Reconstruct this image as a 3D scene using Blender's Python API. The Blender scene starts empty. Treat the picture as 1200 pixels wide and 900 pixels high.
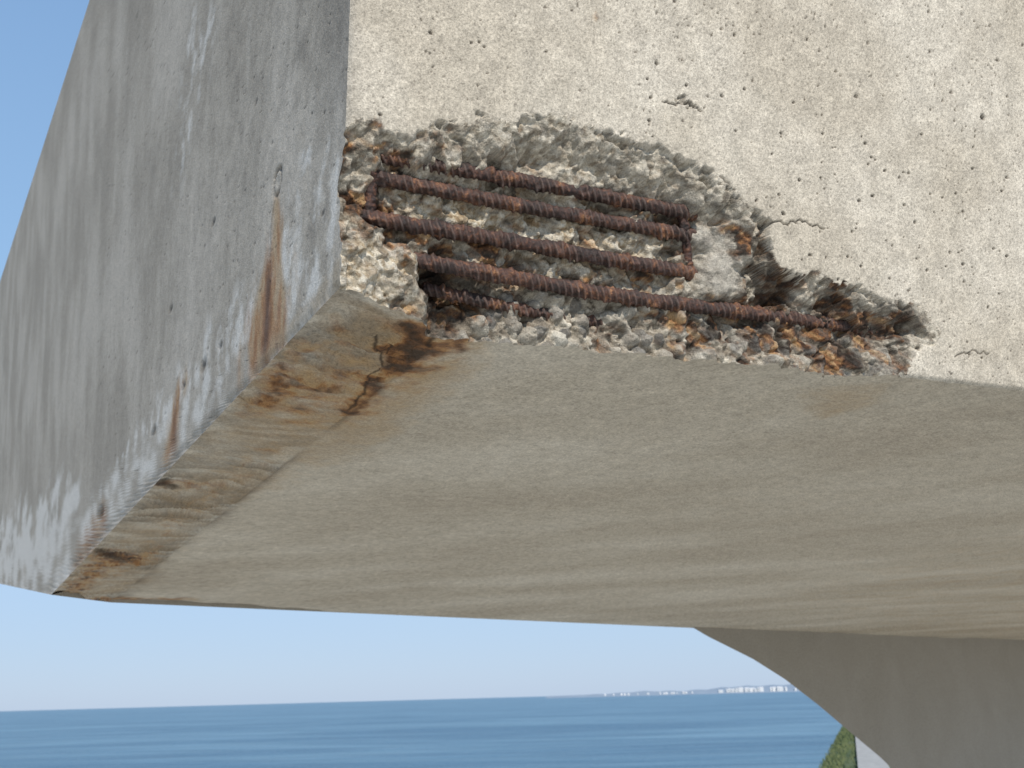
import bpy, math, random
import numpy as np
from mathutils import Vector, Matrix
random.seed(4); rng=np.random.default_rng(7)
sc=bpy.context.scene
rad=math.radians
# ------------------------------------------------------------------ survey frame (metres)
CAMZ=8.0; CAM=np.array([0,0,CAMZ],float)
p=rad(17.0); r=rad(1.575)
F=np.array([0,math.cos(p),math.sin(p)]); R0=np.array([1.,0,0]); U0=np.array([0,-math.sin(p),math.cos(p)])
R=math.cos(r)*R0-math.sin(r)*U0; U=math.sin(r)*R0+math.cos(r)*U0
def ray(x,y): return (x-600)/1200*R-(y-450)/1200*U+F
def on_z(x,y,z):
    d=ray(x,y); return CAM+d*((z-CAMZ)/d[2])
def nrm(v): return v/np.linalg.norm(v)
S1=CAM+1.7*ray(545,380); H=S1[2]
FE=on_z(1200,457,H); eu=nrm(FE-S1)
ev=nrm(12/335*R+U)
w=ray(-85,836).copy(); w[2]=0; w=nrm(w)
def solve3(x,y,o,a,b):
    d=ray(x,y); M=np.array([a,b,-d]).T
    s=np.linalg.solve(M,CAM-o); return s
s=solve3(400,335,S1,eu,ev); A=S1+s[0]*eu+s[1]*ev
def fuv(x,y,d=0.0):
    s=solve3(x,y,A+d*w,eu,ev); return (s[0],s[1])
def fP(u,v,d): return A+u*eu+v*ev+d*w
us,vs=fuv(545,380)
V=fuv(421,-420)[1]; UE=fuv(1560,499)[0]
def lwv(x,y):
    s=solve3(x,y,A,w,ev); return (s[0],s[1])
def lP(x,y):
    a,b=lwv(x,y); return A+a*w+b*ev
C=lP(60,697)
S2=on_z(130,706,H); BE=on_z(1200,752,H); BU=on_z(1500,766,H)
# ------------------------------------------------------------------ numpy noise
def hsh(ix,iy,seed):
    h=(ix.astype(np.int64)*374761393+iy.astype(np.int64)*668265263+seed*144269504)&0xffffffff
    h=((h^(h>>13))*1274126177)&0xffffffff
    h=((h^(h>>15))*1103515245)&0xffffffff
    return ((h^(h>>16))&0xffff)/65535.0
def gn(x,y,seed=0):
    ix=np.floor(x);iy=np.floor(y);fx=x-ix;fy=y-iy
    def g(a,b):
        an=hsh(ix+a,iy+b,seed)*2*np.pi
        return np.cos(an)*(fx-a)+np.sin(an)*(fy-b)
    sx=fx*fx*fx*(fx*(fx*6-15)+10);sy=fy*fy*fy*(fy*(fy*6-15)+10)
    return ((g(0,0)*(1-sx)+g(1,0)*sx)*(1-sy)+(g(0,1)*(1-sx)+g(1,1)*sx)*sy)*1.5
def fbm(x,y,sc_,oct=4,seed=0,gain=.5):
    o=0;a=1
    x=x*sc_;y=y*sc_
    for i in range(oct):
        o=o+a*gn(x,y,seed+i*17);a*=gain;x=x*2.03+7.1;y=y*2.03+3.3
    return o
def vor(x,y,sc_,seed=0,tilt=False):
    x=x*sc_;y=y*sc_
    ix=np.floor(x);iy=np.floor(y);f1=np.full(x.shape,9.);f2=np.full(x.shape,9.);idv=np.zeros(x.shape);pl=np.zeros(x.shape)
    for a in(-1,0,1):
        for b in(-1,0,1):
            cx=ix+a+hsh(ix+a,iy+b,seed);cy=iy+b+hsh(ix+a,iy+b,seed+5)
            d=np.hypot(cx-x,cy-y);m=d<f1
            f2=np.where(m,f1,np.minimum(f2,d));hid=hsh(ix+a,iy+b,seed+9);idv=np.where(m,hid,idv);f1=np.where(m,d,f1)
            if tilt:
                an=hsh(ix+a,iy+b,seed+13)*2*np.pi
                pl=np.where(m,(hid-.5)+.8*(np.cos(an)*(x-cx)+np.sin(an)*(y-cy)),pl)
    return (f1,pl,idv) if tilt else (f1,f2,idv)
def sdf(X,Y,poly):
    d=np.full(X.shape,1e9);ins=np.zeros(X.shape,bool);n=len(poly)
    for i in range(n):
        x1,y1=poly[i];x2,y2=poly[(i+1)%n];dx,dy=x2-x1,y2-y1
        t=np.clip(((X-x1)*dx+(Y-y1)*dy)/(dx*dx+dy*dy+1e-12),0,1)
        d=np.minimum(d,np.hypot(X-x1-t*dx,Y-y1-t*dy))
        c=((y1>Y)!=(y2>Y))&(X<(x2-x1)*(Y-y1)/((y2-y1) if abs(y2-y1)>1e-12 else 1e-12)+x1)
        ins^=c
    return np.where(ins,d,-d)
def linedist(X,Y,pts):
    d=np.full(X.shape,1e9)
    for (x1,y1),(x2,y2) in zip(pts[:-1],pts[1:]):
        dx,dy=x2-x1,y2-y1
        t=np.clip(((X-x1)*dx+(Y-y1)*dy)/(dx*dx+dy*dy+1e-12),0,1)
        d=np.minimum(d,np.hypot(X-x1-t*dx,Y-y1-t*dy))
    return d
def sm(x): x=np.clip(x,0,1); return x*x*(3-2*x)
def rc(f,st):
    xs=[q[0] for q in st]
    return np.stack([np.interp(f,xs,[q[1][k] for q in st]) for k in range(3)],-1)
def mixc(f,a,b): f=np.clip(f,0,1)[...,None]; return a*(1-f)+np.asarray(b)*f
def breakup(m,n,amt=1.,g=1.6,o=.2):
    """stain density broken up by noise n (about -.8..8)"""
    return np.clip((m+n*amt*.8)*g-o,0,1)*np.clip(m*5,0,1)
def blur(a,n=1):
    for _ in range(n):
        q=np.pad(a,1,mode='edge')
        a=(q[:-2,1:-1]+2*q[1:-1,1:-1]+q[2:,1:-1])/4
        q=np.pad(a,1,mode='edge')
        a=(q[1:-1,:-2]+2*q[1:-1,1:-1]+q[1:-1,2:])/4
    return a
# ------------------------------------------------------------------ mesh helpers
def new_obj(name,me,parent=None,mat=None,smooth=True):
    o=bpy.data.objects.new(name,me);sc.collection.objects.link(o)
    if parent:o.parent=parent
    if mat:me.materials.append(mat)
    if smooth:me.polygons.foreach_set('use_smooth',[True]*len(me.polygons))
    return o
def grid(name,P,col,attrs,parent,mat,flip=False):
    n,m=P.shape[:2]
    idx=np.arange(n*m).reshape(n,m)
    q=np.stack([idx[:-1,:-1],idx[1:,:-1],idx[1:,1:],idx[:-1,1:]],-1).reshape(-1,4)
    if flip:q=q[:,::-1]
    me=bpy.data.meshes.new(name)
    me.from_pydata(P.reshape(-1,3).tolist(),[],q.tolist())
    ca=me.attributes.new('tint','FLOAT_COLOR','POINT')
    c4=np.concatenate([np.clip(col,0.004,.9).reshape(-1,3),np.ones((n*m,1))],1).astype(np.float32)
    ca.data.foreach_set('color',c4.ravel())
    for k,a in attrs.items():
        at=me.attributes.new(k,'FLOAT','POINT');at.data.foreach_set('value',a.ravel().astype(np.float32))
    me.update()
    return new_obj(name,me,parent,mat)
def poly_obj(name,verts,faces,parent=None,mat=None,smooth=False):
    me=bpy.data.meshes.new(name);me.from_pydata([tuple(map(float,v)) for v in verts],[],faces);me.update()
    return new_obj(name,me,parent,mat,smooth)
def empty(name,loc=(0,0,0)):
    o=bpy.data.objects.new(name,None);sc.collection.objects.link(o);return o
# ------------------------------------------------------------------ node helper
class NT:
    def __init__(s,name):
        s.m=bpy.data.materials.new(name);s.m.use_nodes=True;s.t=s.m.node_tree;s.b=s.t.nodes['Principled BSDF']
        tc=s.t.nodes.new('ShaderNodeTexCoord');s.obj=tc.outputs['Object'];s.uv=tc.outputs['UV']
    def set(s,i,v):
        if isinstance(v,bpy.types.NodeSocket):s.t.links.new(v,i)
        elif isinstance(v,(tuple,list)):
            i.default_value=(list(v)+[1])[:4] if len(i.default_value)==4 else list(v)[:3]
        else:i.default_value=v
    def node(s,typ,ins={},**kw):
        n=s.t.nodes.new(typ)
        for k,v in kw.items():setattr(n,k,v)
        for k,v in ins.items():s.set(n.inputs[k],v)
        return n
    def noise(s,scale,det=4,rough=.55,vec=None,dist=0):
        return s.node('ShaderNodeTexNoise',{'Vector':vec or s.obj,'Scale':scale,'Detail':det,'Roughness':rough,'Distortion':dist}).outputs['Fac']
    def math(s,op,a,b=0.,c=0.,clamp=False):
        n=s.t.nodes.new('ShaderNodeMath');n.operation=op;n.use_clamp=clamp
        s.set(n.inputs[0],a);s.set(n.inputs[1],b);s.set(n.inputs[2],c);return n.outputs[0]
    def mix(s,f,a,b,bt='MIX'):
        n=s.t.nodes.new('ShaderNodeMix');n.data_type='RGBA';n.blend_type=bt
        s.set(n.inputs[0],f);s.set(n.inputs[6],a);s.set(n.inputs[7],b);return n.outputs[2]
    def ramp(s,f,st):
        n=s.t.nodes.new('ShaderNodeValToRGB');s.set(n.inputs[0],f);e=n.color_ramp.elements
        e[0].position=st[0][0];e[0].color=list(st[0][1])+[1]
        e[1].position=st[-1][0];e[1].color=list(st[-1][1])+[1]
        for q,c in st[1:-1]:
            k=e.new(q);k.color=list(c)+[1]
        return n.outputs['Color']
    def mr(s,v,a,b,c=0.,d=1.):
        return s.node('ShaderNodeMapRange',{0:v,1:a,2:b,3:c,4:d}).outputs[0]
    def attr(s,n): return s.node('ShaderNodeAttribute',attribute_name=n).outputs['Fac']
    def attrc(s,n): return s.node('ShaderNodeAttribute',attribute_name=n).outputs['Color']
    def mapping(s,vec,scale,rot=(0,0,0)):
        return s.node('ShaderNodeMapping',{'Vector':vec,'Scale':scale,'Rotation':rot}).outputs[0]
    def bump(s,h,strength=.5,dist=.003):
        n=s.node('ShaderNodeBump',{'Height':h,'Strength':strength,'Distance':dist});s.t.links.new(n.outputs[0],s.b.inputs['Normal'])
    def done(s,col,rough=.9,spec=.25):
        s.set(s.b.inputs['Base Color'],col);s.set(s.b.inputs['Roughness'],rough);s.b.inputs['Specular IOR Level'].default_value=spec;return s.m
def g3(v,t=(1,1,1)): return (v*t[0],v*t[1],v*t[2])
# ------------------------------------------------------------------ materials
def mat_conc(name,gs=330,gamt=.85,bs=.7,bd=.003):
    n=NT(name)
    fine=n.noise(gs,2,.8);mid=n.noise(85,3,.7)
    col=n.mix(gamt,n.attrc('tint'),n.ramp(fine,[(.26,g3(.45)),(.42,g3(.86)),(.55,g3(1.05)),(.74,g3(1.35))]),'MULTIPLY')
    col=n.mix(.5,col,n.ramp(mid,[(.3,g3(.75)),(.5,g3(1)),(.7,g3(1.2))]),'MULTIPLY')
    i=n.attr('inside')
    h=n.math('ADD',n.math('MULTIPLY',fine,.6),n.math('MULTIPLY',mid,n.math('MULTIPLY_ADD',i,2.0,.8)))
    n.bump(h,bs,bd)
    return n.done(col,.93,.12)
def mat_rebar():
    n=NT('rusty_steel')
    b=n.noise(190,4,.75);a=n.noise(26,5,.7,dist=.6)
    col=n.ramp(n.math('ADD',n.math('MULTIPLY',a,.66),n.math('MULTIPLY',b,.34)),[(.38,(.014,.010,.010)),(.46,(.036,.019,.016)),(.53,(.075,.034,.024)),(.585,(.16,.070,.036)),(.64,(.31,.155,.07)),(.71,(.46,.33,.21))])
    col=n.mix(n.math('MULTIPLY',n.attr('ribtop'),.35),col,(.17,.125,.105))
    n.bump(n.math('ADD',b,n.math('MULTIPLY',a,1.2)),.8,.003)
    return n.done(col,.62,.45)
M_front=mat_conc('concrete_face');M_left=mat_conc('concrete_side_face',260,.6);M_under=mat_conc('concrete_soffit',240,.7);M_bar=mat_rebar()
def simple(name,lo,hi,scale,rough=.9,bd=.01,det=4):
    n=NT(name);f=n.noise(scale,det,.65);n.bump(f,.5,bd)
    return n.done(n.mix(n.mr(f,.35,.65),lo,hi),rough)
RUST=[(-.55,(.014,.008,.006)),(-.2,(.048,.022,.013)),(.08,(.125,.052,.022)),(.32,(.26,.120,.045)),(.6,(.40,.25,.12))]
# ------------------------------------------------------------------ spalled concrete block
block=empty('concrete_pier_cap')
rim=[(405,152),(418,137),(436,141),(452,150),(470,162),(492,158),(512,146),(540,142),(565,137),(600,141),(628,134),(660,138),(692,150),(722,153),(745,166),(775,172),(800,186),(826,194),(842,212),(866,228),(884,246),(902,256),(904,285),(915,312),(935,322),(958,320),(985,331),(1012,336),(1040,349),(1066,350),(1082,362),(1094,378),(1106,386),(1100,402),(1078,408),(1068,425),(1058,441)]
rp=[fuv(x,y) for x,y in rim]
poly=[(-.3,rp[0][1]+.0)]+rp+[(rp[-1][0],-.5),(-.3,-.5)]
CP=[#px,py,depth,rust,cream,dark,pebble
(430,165,.018,.15,.1,0,.3),(480,175,.022,.2,.2,0,.4),(560,165,.017,.05,.2,0,.4),(640,160,.016,.0,.25,0,.4),(700,178,.020,.0,.2,0,.4),(520,182,.034,.2,.2,0,.4),(620,198,.044,.1,.3,0,.4),(690,205,.036,.05,.3,0,.4),(760,205,.028,.0,.2,0,.4),(760,228,.042,.1,.3,0,.4),(820,225,.026,.0,.1,0,.4),(860,252,.024,.05,.0,0,.4),
(455,205,.056,.7,.1,.2,.3),(600,226,.060,.4,.5,0,.4),(700,252,.060,.35,.4,0,.4),(780,262,.064,.6,.1,.2,.4),(560,258,.056,.1,1,0,.4),(640,268,.056,.1,1,0,.4),(520,242,.054,.2,1,0,.4),(480,238,.055,.3,.8,0,.4),(480,282,.056,.65,.4,0,.4),(560,296,.058,.6,.4,0,.4),(650,312,.058,.35,.7,0,.4),(720,290,.058,.1,1,0,.4),(770,296,.058,.3,.7,0,.4),(740,325,.060,.5,.4,0,.4),
(424,185,.026,.3,.1,0,.3),(432,250,.046,.85,0,.25,.3),(418,270,.026,.3,.4,0,.3),(425,302,.016,.1,.7,0,.3),(460,322,.018,.2,.7,0,.4),(410,325,.006,.0,.6,0,.2),(480,348,.024,.3,.4,0,.4),(470,300,.028,.2,.8,0,.3),
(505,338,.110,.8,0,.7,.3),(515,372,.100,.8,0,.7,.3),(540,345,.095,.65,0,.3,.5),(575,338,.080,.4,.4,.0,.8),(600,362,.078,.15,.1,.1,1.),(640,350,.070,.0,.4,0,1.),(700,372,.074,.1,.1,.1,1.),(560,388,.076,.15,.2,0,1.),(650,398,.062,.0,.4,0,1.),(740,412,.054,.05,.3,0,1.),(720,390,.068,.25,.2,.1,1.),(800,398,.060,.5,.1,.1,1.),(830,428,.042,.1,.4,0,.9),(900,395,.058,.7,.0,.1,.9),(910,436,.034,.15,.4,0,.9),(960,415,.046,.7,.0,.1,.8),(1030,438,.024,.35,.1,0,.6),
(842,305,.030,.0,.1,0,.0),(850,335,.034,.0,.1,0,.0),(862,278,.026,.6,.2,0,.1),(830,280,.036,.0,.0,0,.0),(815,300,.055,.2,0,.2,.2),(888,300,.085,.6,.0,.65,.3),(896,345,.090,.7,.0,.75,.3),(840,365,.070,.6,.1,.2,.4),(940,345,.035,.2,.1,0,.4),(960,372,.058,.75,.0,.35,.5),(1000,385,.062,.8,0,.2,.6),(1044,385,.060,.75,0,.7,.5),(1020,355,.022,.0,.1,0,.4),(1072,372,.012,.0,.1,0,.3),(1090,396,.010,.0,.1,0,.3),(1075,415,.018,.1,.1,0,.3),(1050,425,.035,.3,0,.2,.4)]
cu=np.array([fuv(c[0],c[1],c[2]) for c in CP]);cv_=np.array([c[2:] for c in CP])
def interp(u,v):
    W=np.zeros(u.shape);O=[np.zeros(u.shape) for _ in range(5)]
    for (a,b),val in zip(cu,cv_):
        d2=(u-a)**2+((v-b)*1.15)**2
        ww=1/(d2+.00018)**2.2
        W+=ww
        for k in range(5):O[k]+=ww*val[k]
    return [o/W for o in O]
uvis=fuv(1215,459)[0]+.02
ul=np.concatenate([np.arange(0,us,.0018),np.arange(us,uvis,.0018),np.linspace(uvis,UE,40)])
vtop=fuv(1215,-10)[1]
v1=fuv(421,-10)[1];nv1=int((v1-vs)/.0018);nv2=int((vtop-v1)/.003)
tvis=(vtop-vs)/(V-vs);t1_=(v1-vs)/(V-vs)
tl=np.concatenate([np.linspace(0,t1_,nv1),np.linspace(t1_,tvis,nv2)[1:],np.linspace(tvis,1,6)[1:]])
def vb(u): return np.where(u<us,vs*u/us,vs)
UU,TT=np.meshgrid(ul,tl,indexing='ij')
VV=vb(UU)+TT*(V-vb(UU))
_,ra,_i=vor(UU,VV,60,201,True);_,rb2,_i=vor(UU,VV,130,202,True)
pu=UU+.010*fbm(UU,VV,38,3,3,.5)+.006*ra+.003*rb2;pv=VV+.010*fbm(UU,VV,38,3,31,.5)-.006*ra+.003*rb2
S=sdf(pu,pv,poly)
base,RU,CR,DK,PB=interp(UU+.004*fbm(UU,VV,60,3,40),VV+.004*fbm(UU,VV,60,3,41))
ins=sm(S/.003)
wx=UU+.004*fbm(UU,VV,35,2,63);wy=VV+.004*fbm(UU,VV,35,2,64)
_,fa,ida=vor(wx,wy*1.1,24,23,True)
_,fb,idb=vor(wx,wy,48,33,True)
_,fc,idc=vor(UU+.002*fbm(UU,VV,120,2,65),VV,110,43,True)
flat=np.clip(1-PB*5,0,1);nf=1-.8*flat
Sx=S+.012*fa
k=.40*sm(Sx/.008)+.25*sm((Sx-.018-.008*fb)/.012)+.35*sm((Sx-.036-.01*fb)/.020)
deep=.25+.75*sm((S-.03)/.03)
rough=.006*fbm(UU,VV,30,3,5,.5)+.0022*fbm(UU,VV,120,2,15,.5)*deep
f1,f2,idv=vor(UU+.003*fbm(UU,VV,40,2,60),VV+.003*fbm(UU,VV,40,2,61),33,3)
rs_=.40+.22*idv
stone=np.sqrt(np.clip(1-(f1/rs_)**2,0,1))*(.5+.6*idv)*(idv>.15)
g1,_,idg=vor(UU,VV+.002*fbm(UU,VV,45,2,62),72,8)
stone2=np.sqrt(np.clip(1-(g1/.46)**2,0,1))*(idg>.35)
pbs=np.clip((PB-.3)*1.8,0,1)
D=base*k+nf*(rough*np.clip(S/.01,0,1)+fa*.016*np.clip(S/.02,0,1)*(1-.7*pbs)+fb*.0085*np.clip(S/.012,0,1)*(1-.6*pbs)+fc*.0022*np.clip(S/.006,0,1)*deep)-(stone*.018*(.15+.85*pbs)*PB+np.where(stone<.1,stone2,0)*.007*PB)*np.clip(S/.012,0,1)
D=np.where(S>0,np.maximum(D,.003*ins),0)
Db_=blur(D,1);D=np.where(S>-.003,Db_,D)
outl=sm(1+S/.010)*np.clip(fbm(UU,VV,80,3,77)+.25,0,1)*(S<=0)
D+=.0025*outl
D+=np.where(S<0,.006*np.clip(1-UU/.009,0,1)**2+.0022*np.clip(1-UU/.02,0,1)*np.clip(fbm(UU*0+3,VV,40,3,9)+.4,0,1),0)
vbl=VV-vb(UU)
D+=np.where(S<0,.006*np.clip(1-vbl/.008,0,1)**2+.008*np.clip(1-vbl/.018,0,1)*np.clip(fbm(UU,VV*0,50,4,19)+.2,0,1),0)
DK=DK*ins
def crack(pts,wd,dep,jit=.004):
    global D,DK
    pp=[]
    P_=[fuv(*q) for q in pts]
    for (a,b),(c,d) in zip(P_[:-1],P_[1:]):
        for i in range(6):
            t=i/6;pp.append((a+(c-a)*t+random.uniform(-1,1)*jit*.6,b+(d-b)*t+random.uniform(-1,1)*jit))
    pp.append(P_[-1])
    d=linedist(UU,VV,pp)
    m=sm(1-d/wd)*(S<0)
    D+=m*dep;DK=np.maximum(DK,m*.9)
crack([(903,258),(925,262),(940,258),(966,268)],.0026,.004)
crack([(778,120),(795,121),(808,119),(822,130)],.0030,.004)
crack([(1120,418),(1140,412),(1160,414)],.0024,.003)
crack([(845,205),(862,222)],.0026,.003)
chip=sdf(pu,pv,[fuv(*q) for q in[(786,118),(798,113),(810,116),(822,128),(808,124),(796,122)]])
D+=.006*sm(chip/.003);DK=np.maximum(DK,.5*sm(chip/.003))
holes=[(1152,137,.0058),(505,38,.003),(846,112,.003),(985,88,.0022),(1105,118,.003),(1035,112,.0022),(905,180,.0022),(1180,300,.003),(962,208,.0022),(640,60,.002),(1060,240,.0028),(1130,330,.0028),(745,60,.002),(1180,208,.003),(1010,160,.002),(560,100,.002),(1090,60,.0028),(860,30,.0022),(1160,30,.003),(930,120,.0025)]
for i in range(300):
    x=430+770*random.random()**.75
    holes.append((x,random.uniform(0,430),random.choice([.0012,.0014,.0016,.002,.0024])*(1 if x<750 else 1.25)))
for x,y,rr in holes:
    a,b=fuv(x,y)
    iu=slice(max(0,np.searchsorted(ul,a-.02)),np.searchsorted(ul,a+.02))
    sl_=(iu,slice(None))
    u_,v_=UU[sl_],VV[sl_]
    d=np.hypot((u_-a)*random.uniform(.65,1),(v_-b))+.0009*gn(u_*300,v_*300,4)
    m=sm((rr*1.25-d)/(rr*.5))*(S[sl_]<-.004)
    D[sl_]+=m*rr*1.3;DK[sl_]=np.maximum(DK[sl_],m*.85)
f1p,_,idp=vor(UU+.002*fbm(UU,VV,90,2,66),VV,95,71)
clus=sm(fbm(UU,VV,6,3,73)*1.2+.25+UU*.25)
ph=sm(((idp-.72)*.9-f1p)/.06)*(S<-.003)*(idp>.72)*clus
D+=ph*.0015;DK=np.maximum(DK,ph*.75)
RU=RU*ins
for x,y,rr,st in[(697,18,.014,.5),(440,148,.02,.6),(955,318,.012,.5),(455,160,.012,.5)]:
    a,b=fuv(x,y);RU=np.maximum(RU,st*sm(1-np.hypot(UU-a,VV-b)/rr))
CR=CR*ins;DK=np.clip(DK,0,1)
# --- front colour, with crevice shade painted in; broken zone is sampled along its true relief
Uc=UU+.9*D*ins;Vc=VV-1.1*D*ins
big=fbm(UU,VV,3,4,101);mid=fbm(UU,VV,24,5,102,.65);sp=fbm(UU,VV,160,3,103,.7)
col=rc(big,[(-.5,(.470,.425,.352)),(.5,(.555,.512,.438))])
col=col*(1+.14*mid[...,None]+.20*sp[...,None])
hs_=hsh(np.floor(UU/.0023),np.floor(VV/.0023),11)
col=mixc((hs_>.93)*.45,col,(.20,.175,.15))
col=mixc(sm((fbm(UU,VV*1.,11,5,104,.6)-.25)*2.5)*.20,col,(.40,.36,.30))
col=mixc(outl*.6,col,(.57,.53,.46))
col=mixc(.35*sm(1-UU/.03)*(S<0),col,(.30,.28,.25))
paste=rc(fbm(Uc,Vc,55,5,105,.65),[(-.6,(.15,.132,.108)),(-.15,(.29,.26,.212)),(.2,(.41,.375,.312)),(.6,(.52,.48,.405))])
stc=rc(idv,[(0,(.10,.095,.09)),(.3,(.15,.145,.135)),(.5,(.27,.255,.23)),(.7,(.38,.35,.295)),(.85,(.22,.20,.175)),(1,(.50,.475,.41))])
rb=mixc(sm((stone-.15)/.2)*np.clip(pbs*1.3+.10,0,1)*.95,paste,stc)
rb=rb*(.85+.3*idb[...,None]);rb=mixc((idc>.88)*.35*(1-flat),rb,(.09,.085,.08))
rb=mixc(CR*np.clip(.8+fbm(Uc,Vc,45,4,106)*.9,0,1)*(1-.6*pbs),rb,rc(fbm(Uc,Vc,60,5,107,.65),[(-.6,(.28,.195,.11)),(-.2,(.48,.395,.27)),(.15,(.62,.555,.44)),(.5,(.68,.64,.55))]))
rb=mixc(flat*.7,rb,rc(fbm(UU,VV,30,5,108,.6),[(-.5,(.29,.27,.24)),(.5,(.44,.415,.37))]))
rb=mixc((stone<.12)*(stone2<.12)*pbs*.35,rb,(.15,.12,.09))  # gaps between stones darkened, crevice shade put into the colour
col=mixc(ins,col,rb)
rn=fbm(Uc,Vc,26,5,109,.55)
rf=breakup(RU,rn,.8,1.6,.30)
rcol=rc(fbm(Uc,Vc,34,5,110,.6)-.08,RUST)
col=mixc(rf*.90,col,rcol)
col=mixc(DK*.9,col,(.030,.022,.018))  # near-black in crevices, cracks and pits; crevice shade painted into colour
P=A+UU[...,None]*eu+VV[...,None]*ev+D[...,None]*w
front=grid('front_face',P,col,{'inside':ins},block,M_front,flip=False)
# ---- left face
D0=D[0,:];tv=tl
Q=[(60,697,0),(-14,681,.05),(-16,378,.32),(0,330,.37),(105,0,.74),(225,-440,1.)]
qp=np.array([lwv(a,b) for a,b,_ in Q]);qt=[q[2] for q in Q]
Nn=np.stack([D0,tv*V],-1)
Nm=np.stack([np.convolve(np.pad(D0,8,mode='edge'),np.ones(17)/17,'valid'),tv*V],-1)
Qq=np.stack([np.interp(tv,qt,qp[:,0]),np.interp(tv,qt,qp[:,1])],-1)
tt=np.linspace(0,1,340);ratio=6.5;ss=tt/(tt+(1-tt)*ratio)
fade=(1-sm(ss/.012))[None,:,None]
WV=Nm[:,None,:]+(Qq-Nm)[:,None,:]*ss[None,:,None]+(Nn-Nm)[:,None,:]*fade
WW,VL=WV[...,0],WV[...,1]
def lpoly(pts): return [lwv(*q) for q in pts]
def stain(X,Y,pts,soft,conv,ax=1.,ay=1.):
    pl=[(a*ax,b*ay) for a,b in conv(pts)]
    return sm(.5+sdf(X*ax,Y*ay,pl)/soft/2)
Xl=WW+.03*fbm(WW,VL*.5,8,4,50);Yl=VL+.02*fbm(WW,VL,9,4,51)
lr=np.maximum.reduce([1.0*stain(Xl,Yl,[(320,238),(327,238),(330,300),(338,345),(328,405),(314,430),(290,442),(292,400),(303,340),(313,300)],.05,lpoly),
 .85*stain(Xl,Yl,[(213,440),(219,440),(213,480),(206,525),(189,552),(195,500)],.06,lpoly),
 .7*stain(Xl,Yl,[(121,592),(127,592),(122,625),(107,655),(82,675),(92,640)],.10,lpoly),
 .32*stain(Xl,Yl,[(300,300),(350,290),(350,350),(325,420),(280,455),(285,380)],.06,lpoly)])
lw=np.maximum.reduce([.48*stain(Xl,Yl,[(398,190),(399,325),(345,385),(295,432),(210,522),(130,612),(75,667),(70,645),(115,580),(190,465),(255,385),(310,310),(350,225)],.08,lpoly),
 .95*stain(Xl,Yl,[(-14,640),(20,605),(85,580),(94,622),(72,684),(40,694),(-14,690)],.25,lpoly),
 .58*stain(Xl,Yl,[(212,505),(240,410),(300,335),(290,430)],.10,lpoly),
 .5*stain(Xl,Yl,[(352,180),(362,178),(345,290),(338,330),(334,330)],.03,lpoly),
 .28*stain(Xl,Yl,[(225,0),(260,0),(235,120),(215,200),(205,200)],.10,lpoly)])
ld=np.zeros_like(WW);LD=np.zeros_like(WW)
a,b=lwv(325,213);dd=np.hypot((WW-a)/1.0,(VL-b)/1.0)
ring=sm(1-abs(dd-.024)/.009)*np.clip(.7+fbm(WW,VL,60,2,48),.4,1);ld=np.maximum(ld,ring*.95);LD+=ring*.006+.003*sm(1-dd/.018)
d=linedist(WW*.6,VL,[(x*.6,y) for x,y in lpoly([(322,235),(318,262),(317,300)])]);ld=np.maximum(ld,.45*sm(1-d/.004))
for x,y,rr in[(238,428,.016),(258,405,.010),(215,452,.012),(200,362,.012),(118,600,.03),(180,505,.015),(378,250,.005),(300,120,.006),(250,260,.01)]:
    a,b=lwv(x,y);m=sm(1.3-np.hypot((WW-a)*.5,VL-b+.004*gn(WW*60,VL*60,3))/rr);ld=np.maximum(ld,m*.7);LD+=m*rr*.3
fp,_,ip=vor(WW,VL,60,75);pm=sm(((ip-.8)*1.1-fp)/.08)*(ip>.8)*(WW<3);ld=np.maximum(ld,pm*.6);LD+=pm*.0015
LD+=.006*sm(1-VL/.02)*np.clip(.5+fbm(WW,VL*0,12,4,49),0,1)
lod=1/(1+WW*.5)
s1=fbm(WW*1.0,VL*.5,4,4,120);s2=fbm(WW,VL*.35,13,3,121,.55)*lod;s3=fbm(WW,VL,1.6,4,122);s4=fbm(WW,VL,22,4,123,.6)*lod
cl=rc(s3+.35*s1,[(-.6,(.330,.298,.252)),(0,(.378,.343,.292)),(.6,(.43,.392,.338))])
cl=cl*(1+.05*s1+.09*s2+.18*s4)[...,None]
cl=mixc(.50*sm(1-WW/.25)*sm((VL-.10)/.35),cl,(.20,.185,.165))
cl=mixc(sm((s2-.25)*2.5)*.18,cl,(.49,.46,.41))
cl=mixc(sm((-s2-.3)*2.5)*.18,cl,(.19,.175,.155))
wf=breakup(lw,fbm(WW,VL*.8,13,5,124,.6)*(WW<3)+fbm(WW*.5,VL,5,4,128,.55)*(WW>=3),1.1,1.6,.40)
cl=mixc(wf*.8,cl,(.64,.62,.58))
rfl=breakup(lr,fbm(WW,VL*.35,18,5,125,.6),.45,1.35,.17)
cl=mixc(rfl*.86,cl,rc(.48-lr*.52+.7*fbm(WW,VL*.3,14,4,126,.6)+.25*sm(VL/.2),[(-.5,(.10,.040,.018)),(0,(.235,.105,.040)),(.3,(.35,.19,.085)),(.6,(.40,.29,.18))]))
cl=mixc(.45*stain(Xl,Yl,[(398,300),(400,335),(345,385),(295,436),(300,420),(340,375)],.01,lpoly),cl,(.36,.29,.20))
cl=mixc(ld*.9,cl,(.035,.03,.026))
nl=nrm(np.cross(w,ev));nl=nl if np.dot(nl,CAM-A)>0 else -nl
PL=A+WW[...,None]*w+VL[...,None]*ev-LD[...,None]*nl*(ss[None,:,None]>0)*(tv[:,None,None]>0)
grid('side_face',PL,cl,{'inside':LD*0},block,M_left,flip=True)
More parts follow.
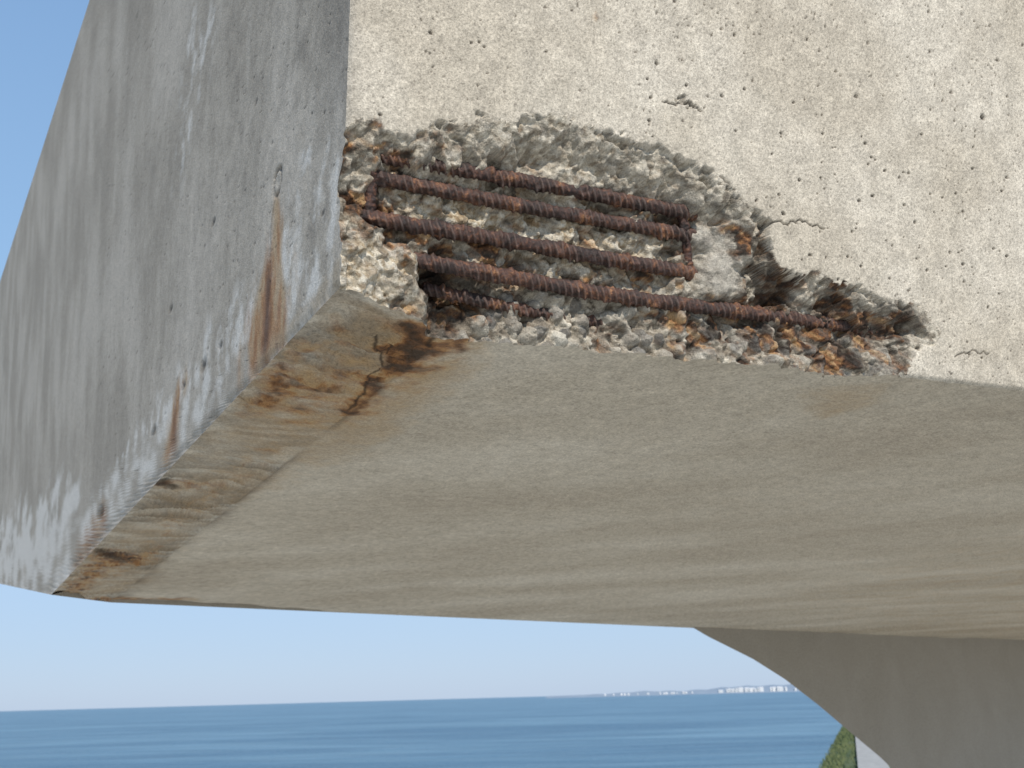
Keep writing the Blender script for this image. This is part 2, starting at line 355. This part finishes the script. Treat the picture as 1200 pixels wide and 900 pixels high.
# ---- underside (chamfer + soffit)
Db=D[:,0];ub=ul;Fb=A+ub[:,None]*eu+vb(ub)[:,None]*ev
Ds=np.convolve(np.pad(Db,30,mode='edge'),np.hanning(63)[1:-1]/np.hanning(63).sum(),'valid')
Bb=np.where((ub<us)[:,None],C+(S2-C)*(ub/us)[:,None],S2+(BU-S2)*((ub-us)/(UE-us))[:,None])
tt=np.linspace(0,1,400);ratio=5.;sb=tt/(tt+(1-tt)*ratio)
LB=np.linalg.norm(Bb-Fb,axis=1)
fade=1-sm(sb[None,:]*LB[:,None]/.075)
Doff=Ds[:,None]*(1-sb[None,:])+(Db-Ds)[:,None]*fade
PU=Fb[:,None,:]+(Bb-Fb)[:,None,:]*sb[None,:,None]+Doff[...,None]*w
Xu,Yu=PU[...,0].copy(),PU[...,1].copy()
nC=np.cross(S1-A,S2-A)
def uxy(pts):
    out=[]
    for x,y in pts:
        xl=545+(y-380)*(130-545)/(706-380)
        if x<xl:
            d=ray(x,y);t=np.dot(nC,A-CAM)/np.dot(nC,d);q=CAM+d*t
        else:q=on_z(x,y,H)
        out.append((q[0],q[1]))
    return out
ux=Xu+.020*fbm(Xu,Yu,9,4,70,.5);uy=Yu+.020*fbm(Xu,Yu,9,4,71,.5)
ur=np.maximum.reduce([1.0*stain(ux,uy,[(482,374),(556,395),(536,408),(504,420),(474,438),(450,462),(414,488),(398,486),(416,460),(434,436),(446,416),(430,402),(434,392),(450,398),(466,400)],.028,uxy),
 .62*stain(ux,uy,[(318,422),(356,430),(392,438),(402,446),(385,456),(362,468),(322,482),(294,470),(300,440)],.045,uxy),
 .44*stain(ux,uy,[(395,380),(470,375),(565,396),(525,434),(450,486),(385,505),(330,495),(280,480),(300,430)],.06,uxy),
 .85*stain(ux,uy,[(116,632),(150,638),(186,646),(168,656),(130,658),(85,692),(70,686),(98,655)],.10,uxy),
 .8*stain(ux,uy,[(66,690),(120,697),(225,701),(215,708),(130,708),(66,702)],.12,uxy),
 .40*stain(ux,uy,[(330,500),(300,520),(240,570),(190,615),(130,670),(145,672),(215,612),(270,570),(330,520)],.06,uxy),
 .55*stain(ux,uy,[(188,550),(215,555),(258,563),(252,573),(215,572),(184,564)],.07,uxy)])
us_=np.maximum.reduce([.40*stain(ux,uy,[(300,425),(395,350),(480,372),(575,400),(530,430),(460,500),(400,540),(330,570),(260,600),(220,630),(160,690),(60,695),(150,600),(230,530)],.12,uxy),
 .50*stain(ux,uy,[(430,380),(580,396),(560,432),(470,510),(400,535),(330,510),(290,480),(310,430)],.06,uxy),
 .35*stain(ux,uy,[(930,455),(1060,447),(1040,470),(960,490)],.05,uxy),
 .18*stain(ux,uy,[(880,705),(1000,660),(1200,625),(1500,620),(1500,760),(1000,742)],.8,uxy)])
cw=UU[:,:1]/us*np.ones_like(Xu);chm=sm((1-cw)/.03+.5)
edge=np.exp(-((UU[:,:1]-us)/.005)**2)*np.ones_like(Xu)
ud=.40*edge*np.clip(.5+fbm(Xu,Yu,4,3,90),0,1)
for pts,wd in[([(205,566),(192,560),(186,552)],.03),([(118,632),(128,640),(142,648)],.05),([(440,440),(430,462),(412,480)],.004),([(500,378),(512,392),(506,404)],.008),([(444,385),(436,398),(444,410)],.004),([(452,398),(444,420),(436,440)],.003)]:
    ud=np.maximum(ud,.8*sm(1.2-linedist(ux,uy,uxy(pts))/wd))
a_=Xu*eu[0]+Yu*eu[1];b_=Xu*w[0]+Yu*w[1]
bw=b_+.10*fbm(a_,b_,3,3,94)+.35*a_
fl=fbm(a_*1.3,bw*2.6,4.2,5,95,.58)
patch=sm(.7+1.6*fbm(a_,b_,1.5,3,93))
ends=sm(sb/.02)[None,:]*sm((1-sb)/.02)[None,:]
DZ=ends*(np.where(cw<1,sm(cw/.10)*sm((1.02-cw)/.1),0)*patch*(.010*np.round(fl*4)/4+.003*fl)+.0010*fbm(Xu,Yu,30,3,96))
DZ+=ends*np.where(cw<1,0,.014*np.clip(1-(cw-1)/.10,0,1)*np.clip(fbm(Xu,Yu,6,4,97),0,1))
rag=.05*np.clip(fbm(UU[:,:1]*1.0,UU[:,:1]*0+.5,9,5,98),0,1)*sm((sb[None,:]-.93)/.07)
PU[...,2]+=DZ+rag
t1=fbm(a_*1.0+.5*b_,b_*.7,1.2,4,130,.5);t2=fbm(a_*1.0+.3*b_,b_*.8,5,4,131,.55);t3=fbm(a_,b_,28,4,132,.6);t4=fbm(a_,b_,12,3,133,.5)
t5=fbm(a_,b_,110,3,134,.7)
cs=rc(t1+.3*t2,[(-.7,(.415,.370,.303)),(-.1,(.455,.412,.342)),(.3,(.488,.446,.376)),(.8,(.53,.49,.42))])
cs=cs*(1+.10*t3+.05*t4+.16*t5)[...,None]
cs=mixc(sm((t2-.28)*2.2)*.13,cs,(.33,.28,.215))
cc=rc(fl,[(-.6,(.20,.175,.14)),(-.15,(.30,.27,.225)),(.15,(.385,.355,.305)),(.5,(.50,.475,.42))])*(1+.15*t3+.15*t5)[...,None]
cs=mixc(chm*.92*(.6+.4*patch),cs,cc)
cs=mixc(breakup(us_,t2*.6+t3*.3,.5,1.3,.1)*.75,cs,(.34,.23,.115))
rfu=breakup(ur,fbm(Xu,Yu,14,5,135,.6),.45,1.6,.24)
cs=mixc(rfu*.86,cs,rc(.95-ur*.95+.75*fbm(Xu,Yu,14,5,136,.6),[(-.45,(.025,.012,.008)),(-.12,(.075,.030,.013)),(.12,(.18,.075,.026)),(.4,(.33,.17,.065)),(.7,(.40,.27,.14))]))
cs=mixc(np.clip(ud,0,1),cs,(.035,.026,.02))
grid('soffit',PU,cs,{'inside':chm*.2},block,M_under,flip=True)
# ---- closing faces (top, back, end, wing return)
npier=NT('concrete_pier');a=npier.noise(1.6,4,.6,dist=.5);fi=npier.noise(60,4,.75)
cp=npier.ramp(a,[(.3,(.325,.302,.262)),(.7,(.36,.336,.298))])
cp=npier.mix(.6,cp,npier.ramp(fi,[(.3,g3(.7)),(.5,g3(1)),(.7,g3(1.2))]),'MULTIPLY')
npier.bump(fi,.6,.006);M_pier=npier.done(cp,.92,.15)
T1=A+V*ev; T2=A+UE*eu+V*ev; T3=BU+np.array([0,0,2.6]);T4=C+np.array([0,0,2.4])
FU=A+UE*eu+vs*ev
poly_obj('back_face',[C,S2,BU,T3,T4],[(0,1,2,3,4)],block,M_pier)
poly_obj('end_face',[FU,BU,T3,T2],[(0,1,2,3)],block,M_pier)
poly_obj('top_face',[T1,T2,T3,T4],[(0,1,2,3)],block,M_pier)
wp=[lP(60,697)]+[lP(a,b) for a,b,_ in Q[1:]]
off=eu*.3+np.array([0,0,.1]);nW=len(wp)
vv=[q+eu*.004 for q in wp]+[q+off for q in wp]
poly_obj('wing_return',vv,[(i,i+1,i+1+nW,i+nW) for i in range(nW-1)]+[tuple(range(nW,2*nW))],block,M_pier)
# ------------------------------------------------------------------ reinforcement
cage=empty('exposed_rebar')
def tube(name,pts,rad_,ribs=True,seed=0,rib=.0128):
    pts=[np.array(q) for q in pts]
    pp=[2*pts[0]-pts[1]]+pts+[2*pts[-1]-pts[-2]];path=[]
    for i in range(1,len(pp)-2):
        L=np.linalg.norm(pp[i+1]-pp[i]);n=max(3,int(L/.0011))
        for j in range(n):
            t=j/n;a,b,c,d=pp[i-1],pp[i],pp[i+1],pp[i+2]
            path.append(.5*((2*b)+(-a+c)*t+(2*a-5*b+4*c-d)*t*t+(-a+3*b-3*c+d)*t**3))
    path.append(pp[-2]);path=np.array(path);n=len(path)
    tan=np.gradient(path,axis=0);tan/=np.linalg.norm(tan,axis=1)[:,None]
    up=np.cross(tan,w);up/=np.linalg.norm(up,axis=1)[:,None];sd=np.cross(tan,up)
    l=np.concatenate([[0],np.cumsum(np.linalg.norm(np.diff(path,axis=0),axis=1))])
    m=32;th=np.arange(m)/m*2*np.pi
    LL,TH=np.meshgrid(l,th,indexing='ij')
    ph=(LL+.0055*np.sin(TH+.6)*1.2+.0008*gn(LL*40,TH*0,seed))/rib
    rr=np.abs((ph%1)-.5)*2
    rb=sm((rr-.50)/.30)*(.5+.5*np.abs(np.cos(TH+.8))) if ribs else np.zeros_like(LL)
    lon=sm((np.abs(np.sin(TH+.8))-.93)/.05) if ribs else 0
    wear=np.clip(.95+1.1*fbm(LL,np.cos(TH)*.01,18,3,seed+3),.1,1.2)
    scab=np.clip(fbm(LL,np.cos(TH)*.012+np.sin(TH)*.02,45,2,seed+7)-.25,0,1)*.008
    Rr=rad_+.0034*np.maximum(rb,lon*.4)*wear+scab+.0010*fbm(LL,np.cos(TH)*.012,100,3,seed)+.0009*fbm(LL,np.sin(TH)*.012,140,3,seed+1)+.0014*gn(LL*24,LL*0,seed)
    X=path[:,None,:]+Rr[...,None]*(np.cos(TH)[...,None]*up[:,None,:]+np.sin(TH)[...,None]*sd[:,None,:])
    idx=np.arange(n*m).reshape(n,m);nx=np.roll(idx,-1,1)
    q=np.stack([idx[:-1],idx[1:],nx[1:],nx[:-1]],-1).reshape(-1,4).tolist()
    q.append(idx[0].tolist());q.append(idx[-1][::-1].tolist())
    me=bpy.data.meshes.new(name);me.from_pydata(X.reshape(-1,3).tolist(),[],q)
    at=me.attributes.new('ribtop','FLOAT','POINT');at.data.foreach_set('value',np.clip(np.asarray(rb*wear+LL*0),0,1).ravel().astype(np.float32))
    me.update();return new_obj(name,me,cage,M_bar)
def bp(x,y,d):
    u,v=fuv(x,y,d);return fP(u,v,d)
tube('upper_bar',[bp(432,184,.048),bp(470,187,.038),bp(600,210,.038),bp(700,229,.039),bp(792,247,.042),bp(815,254,.060)],.0108,seed=1)
tube('second_bar',[bp(425,202,.054),bp(450,210,.041),bp(600,239,.042),bp(700,257,.044),bp(792,273,.047),bp(812,277,.065)],.0108,seed=11)
tube('third_bar',[bp(418,250,.054),bp(450,258,.041),bp(600,283,.042),bp(700,301,.043),bp(792,317,.046),bp(815,321,.065)],.0116,seed=21)
tube('main_bar',[bp(478,300,.064),bp(498,307,.046),bp(600,325,.046),bp(700,343,.048),bp(800,357,.049),bp(895,369,.051),bp(960,378,.054),bp(1050,390,.066)],.0118,seed=31)
tube('stirrup_leg',[bp(788,222,.068),bp(797,245,.050),bp(804,285,.050),bp(806,318,.054),bp(802,338,.075)],.0085,ribs=False,seed=41)
tube('corner_stirrup',[bp(448,172,.055),bp(438,192,.041),bp(434,230,.042),bp(432,262,.048),bp(440,285,.062)],.0095,ribs=False,seed=51)
tube('tie_bar',[bp(495,338,.078),bp(560,352,.070),bp(640,368,.074),bp(740,384,.084)],.0090,ribs=True,seed=61)
# ------------------------------------------------------------------ flared pier column
db=nrm(BE-S2);nb=np.cross(db,[0,0,1.]);nb=nb if np.dot(nb,CAM-S2)>0 else -nb
O=S2+nb*.05
def onb(x,y):
    s_=solve3(x,y,O,db,np.array([0,0,1.]));return O+s_[0]*db+s_[1]*np.array([0,0,1.])
pr=[(806,733),(830,746),(856,759),(882,772),(920,796),(960,827),(1000,861),(1030,886),(1048,903),(1072,937),(1086,980),(1092,1050)]
pf=[onb(*q) for q in pr]
pf[0][2]=max(pf[0][2],H+.02)
bot=pf[-1].copy();bot[2]=2.0;pf.append(bot)
rt=[onb(1500,1000)];rb_=rt[0].copy();rb_[2]=2.0;pf.append(rb_);rt[0][2]=H+.02;pf.append(rt[0])
hd=rad(22);ex=np.array([math.sin(hd),math.cos(hd),0])*1.6
n_=len(pf)
poly_obj('flared_pier_column',pf+[q+ex for q in pf],[tuple(range(n_)),tuple(range(2*n_-1,n_-1,-1))]+[(i,(i+1)%n_,(i+1)%n_+n_,i+n_) for i in range(n_)],None,M_pier)
# ------------------------------------------------------------------ ground, sea, shore
GZ=2.0
M_sand=simple('pale_bounce_sand',(.54,.50,.42),(.64,.60,.51),.6,.95,.05,3)  # out-of-view ground added as pale sand to bounce sun onto the soffit
poly_obj('ground',[(-400,-600,GZ),(500,-600,GZ),(500,60,GZ),(120,66,GZ),(30,72,GZ),(-60,72,GZ),(-400,72,GZ),(-400,72,-1),(-60,72,-1),(30,72,-1),(120,66,-1),(500,60,-1)],[(0,1,2,3,4,5,6),(6,5,8,7),(5,4,9,8),(4,3,10,9),(3,2,11,10)],None,M_sand)
n=NT('sea_water')
w1=n.noise(1.,5,.7,vec=n.mapping(n.obj,(.06,.20,1)));w2=n.noise(.9,4,.6);st=n.noise(1.,6,.65,vec=n.mapping(n.obj,(.006,.02,1)),dist=1.5)
col=n.mix(n.mr(st,.40,.64),(.040,.125,.195),(.125,.245,.315))
col=n.mix(.5,col,n.ramp(w1,[(.35,g3(.75)),(.65,g3(1.25))]),'MULTIPLY')
n.bump(n.math('ADD',w1,n.math('MULTIPLY',w2,.4)),.8,1.2)
n.set(n.b.inputs['IOR'],1.33)
M_sea=n.done(col,.3,.5)
poly_obj('sea',[(-60000,-2000,0),(60000,-2000,0),(60000,90000,0),(-60000,90000,0)],[(0,1,2,3)],None,M_sea)
gl=[on_z(948,908,GZ),on_z(962,882,GZ),on_z(975,862,GZ),on_z(990,840,GZ),on_z(1008,826,GZ)]
nb_=NT('grass');ga=nb_.noise(.4,4,.7);gb=nb_.noise(3,4,.7)
gc=nb_.ramp(nb_.math('ADD',nb_.math('MULTIPLY',ga,.5),nb_.math('MULTIPLY',gb,.5)),[(.35,(.07,.10,.045)),(.5,(.12,.15,.07)),(.65,(.20,.21,.11))])
nb_.bump(gb,.7,.1);M_grass=nb_.done(gc,.95,.1)
far=[(q[0],q[1]) for q in gl]
ys=np.linspace(70,far[-1][1],70);xs=np.interp(ys,[70]+[q[1] for q in far],[far[0][0]-1.2]+[q[0] for q in far])
vs_=[];fs_=[]
for i,(x,y) in enumerate(zip(xs,ys)):
    for j in range(12):
        t=j/11;vs_.append((x-1.0+40*t+random.uniform(-.15,.15),y+random.uniform(-.2,.2),-.3+(GZ+.3)*min(1,t*12)+random.uniform(-.1,.1)))
for i in range(len(ys)-1):
    for j in range(11): fs_.append((i*12+j,i*12+j+1,(i+1)*12+j+1,(i+1)*12+j))
poly_obj('grass_embankment',vs_,fs_,None,M_grass,True)
tv_=[];tf=[]
for k_ in range(7000):
    i=random.random();y=70+(ys[-1]-70)*i**1.3;x0=np.interp(y,ys,xs);x=x0+random.uniform(-.8,5.0)
    z=-.3+(GZ+.3)*min(1,(x-x0+1.0)/40*12);sz=random.uniform(.10,.32);a_=random.uniform(0,3.14)
    z=max(z,0)
    dx,dy=math.cos(a_)*sz*.5,math.sin(a_)*sz*.5;b_=len(tv_)
    tv_+=[(x-dx,y-dy,z-.1),(x+dx,y+dy,z-.1),(x+dx*.3+random.uniform(-.2,.2),y+dy,z+sz)];tf.append((b_,b_+1,b_+2))
poly_obj('shore_grass',tv_,tf,None,M_grass)
M_path=simple('path_gravel',(.36,.345,.31),(.46,.44,.40),1.5,.95,.02)
pt=[(1001,850),(1012,850),(1046,905),(1006,905)]
q=[on_z(a,b,GZ+.35) for a,b in pt]
poly_obj('coastal_path',[q[0],q[1],q[2],q[3]],[(0,1,2,3)],None,M_path)
# distant headland
nh=NT('hazy_headland');hf=nh.noise(.01,4,.6);M_head=nh.done(nh.mix(hf,(.26,.32,.39),(.34,.40,.45)),1.,0.)  # aerial haze painted into the ridge as blue-grey colour
def far_pt(x,dist):
    d=ray(x,812);d=d*(1/math.hypot(d[0],d[1]));return np.array([d[0]*dist,d[1]*dist,0])
vh=[];fh=[];N_=120
for i in range(N_):
    x=640+i*(1100-640)/(N_-1);dist=4200-(x-640)*1.5
    b0=far_pt(x,dist);b1=far_pt(x,dist+250)
    hgt=8+min(1,max(0,(x-660))/80)*(7+2*math.sin(x*.06)+1.5*math.sin(x*.21))+max(0,(x-790)/100)*10+random.uniform(-.6,.6)
    vh+=[tuple(b0),(b1[0],b1[1],hgt),(b1[0]*1.1,b1[1]*1.1,-1)]
for i in range(N_-1):
    for j in(0,1):fh.append((i*3+j,(i+1)*3+j,(i+1)*3+j+1,i*3+j+1))
poly_obj('distant_headland',vh,fh,None,M_head,True)
M_wh=simple('hazed_white_render',(.46,.49,.52),(.64,.65,.66),.02,.9,.01)  # white walls greyed, distance haze painted into the colour
bv=[];bf=[]
for i in range(60):
    x=random.choice([random.gauss(862,9),random.gauss(892,12),random.gauss(915,8),random.gauss(730,14),random.gauss(790,14)])
    big_=x>838
    c=far_pt(x,3600-(x-675)*1.0);wd=random.uniform(5,18) if big_ else random.uniform(3,8);hh=(8+random.uniform(1,9)) if big_ else 7+random.uniform(0,3)
    dpt=random.uniform(8,14);b_=len(bv)
    for (sx,sy,z) in[(-1,-1,4),(1,-1,4),(1,1,4),(-1,1,4),(-1,-1,hh),(1,-1,hh),(1,1,hh),(-1,1,hh)]:bv.append((c[0]+sx*wd/2,c[1]+sy*dpt/2,z))
    bv+=[(c[0]-wd/2,c[1],hh+2),(c[0]+wd/2,c[1],hh+2)]
    bf+=[tuple(b_+t for t in f) for f in[(0,1,5,4),(1,2,6,5),(2,3,7,6),(3,0,4,7),(4,5,9,8),(6,7,8,9),(5,6,9),(7,4,8)]]
poly_obj('distant_town',bv,bf,None,M_wh)
# ------------------------------------------------------------------ light and sky
el=rad(36);az=rad(165)
wd_=bpy.data.worlds.new('World');sc.world=wd_;wd_.use_nodes=True
t=wd_.node_tree;bg=t.nodes['Background'];sk=t.nodes.new('ShaderNodeTexSky');sk.sky_type='NISHITA';sk.sun_disc=False
sk.sun_elevation=el;sk.sun_rotation=az;sk.air_density=1.0;sk.dust_density=.3;sk.ozone_density=2.5
tc=t.nodes.new('ShaderNodeTexCoord');sx=t.nodes.new('ShaderNodeSeparateXYZ');t.links.new(tc.outputs['Generated'],sx.inputs[0])
rp_=t.nodes.new('ShaderNodeValToRGB');t.links.new(sx.outputs[2],rp_.inputs[0])
e=rp_.color_ramp.elements;e[0].position=0;e[0].color=(.42,.56,.79,1);e[1].position=.8;e[1].color=(.18,.34,.64,1)
for q_,c_ in[(.12,(.44,.61,.86,1)),(.35,(.34,.56,.86,1))]:
    k_=e.new(q_);k_.color=c_
sca=t.nodes.new('ShaderNodeVectorMath');sca.operation='SCALE';t.links.new(rp_.outputs[0],sca.inputs[0]);sca.inputs['Scale'].default_value=1/.13
mx=t.nodes.new('ShaderNodeMix');mx.data_type='RGBA';mx.inputs[0].default_value=.84
t.links.new(sk.outputs[0],mx.inputs[6]);t.links.new(sca.outputs[0],mx.inputs[7])
t.links.new(mx.outputs[2],bg.inputs[0]);bg.inputs[1].default_value=.13
sl=bpy.data.lights.new('sun','SUN');sl.energy=4.3;sl.angle=rad(.6);sl.color=(1,.93,.83)
so=bpy.data.objects.new('sun',sl);sc.collection.objects.link(so)
sd_=Vector((math.sin(az)*math.cos(el),math.cos(az)*math.cos(el),math.sin(el)))
so.rotation_mode='QUATERNION';so.rotation_quaternion=sd_.to_track_quat('Z','Y')
# ------------------------------------------------------------------ camera
cd=bpy.data.cameras.new('camera');co=bpy.data.objects.new('camera',cd);sc.collection.objects.link(co)
cd.sensor_width=36;cd.lens=36;cd.clip_start=.05;cd.clip_end=200000
Mx=Matrix(((R[0],U[0],-F[0],CAM[0]),(R[1],U[1],-F[1],CAM[1]),(R[2],U[2],-F[2],CAM[2]),(0,0,0,1)))
co.matrix_world=Mx
cd.dof.use_dof=True;cd.dof.focus_distance=1.9;cd.dof.aperture_fstop=9
sc.camera=co
sc.view_settings.view_transform='Standard';sc.view_settings.look='None';sc.view_settings.exposure=0
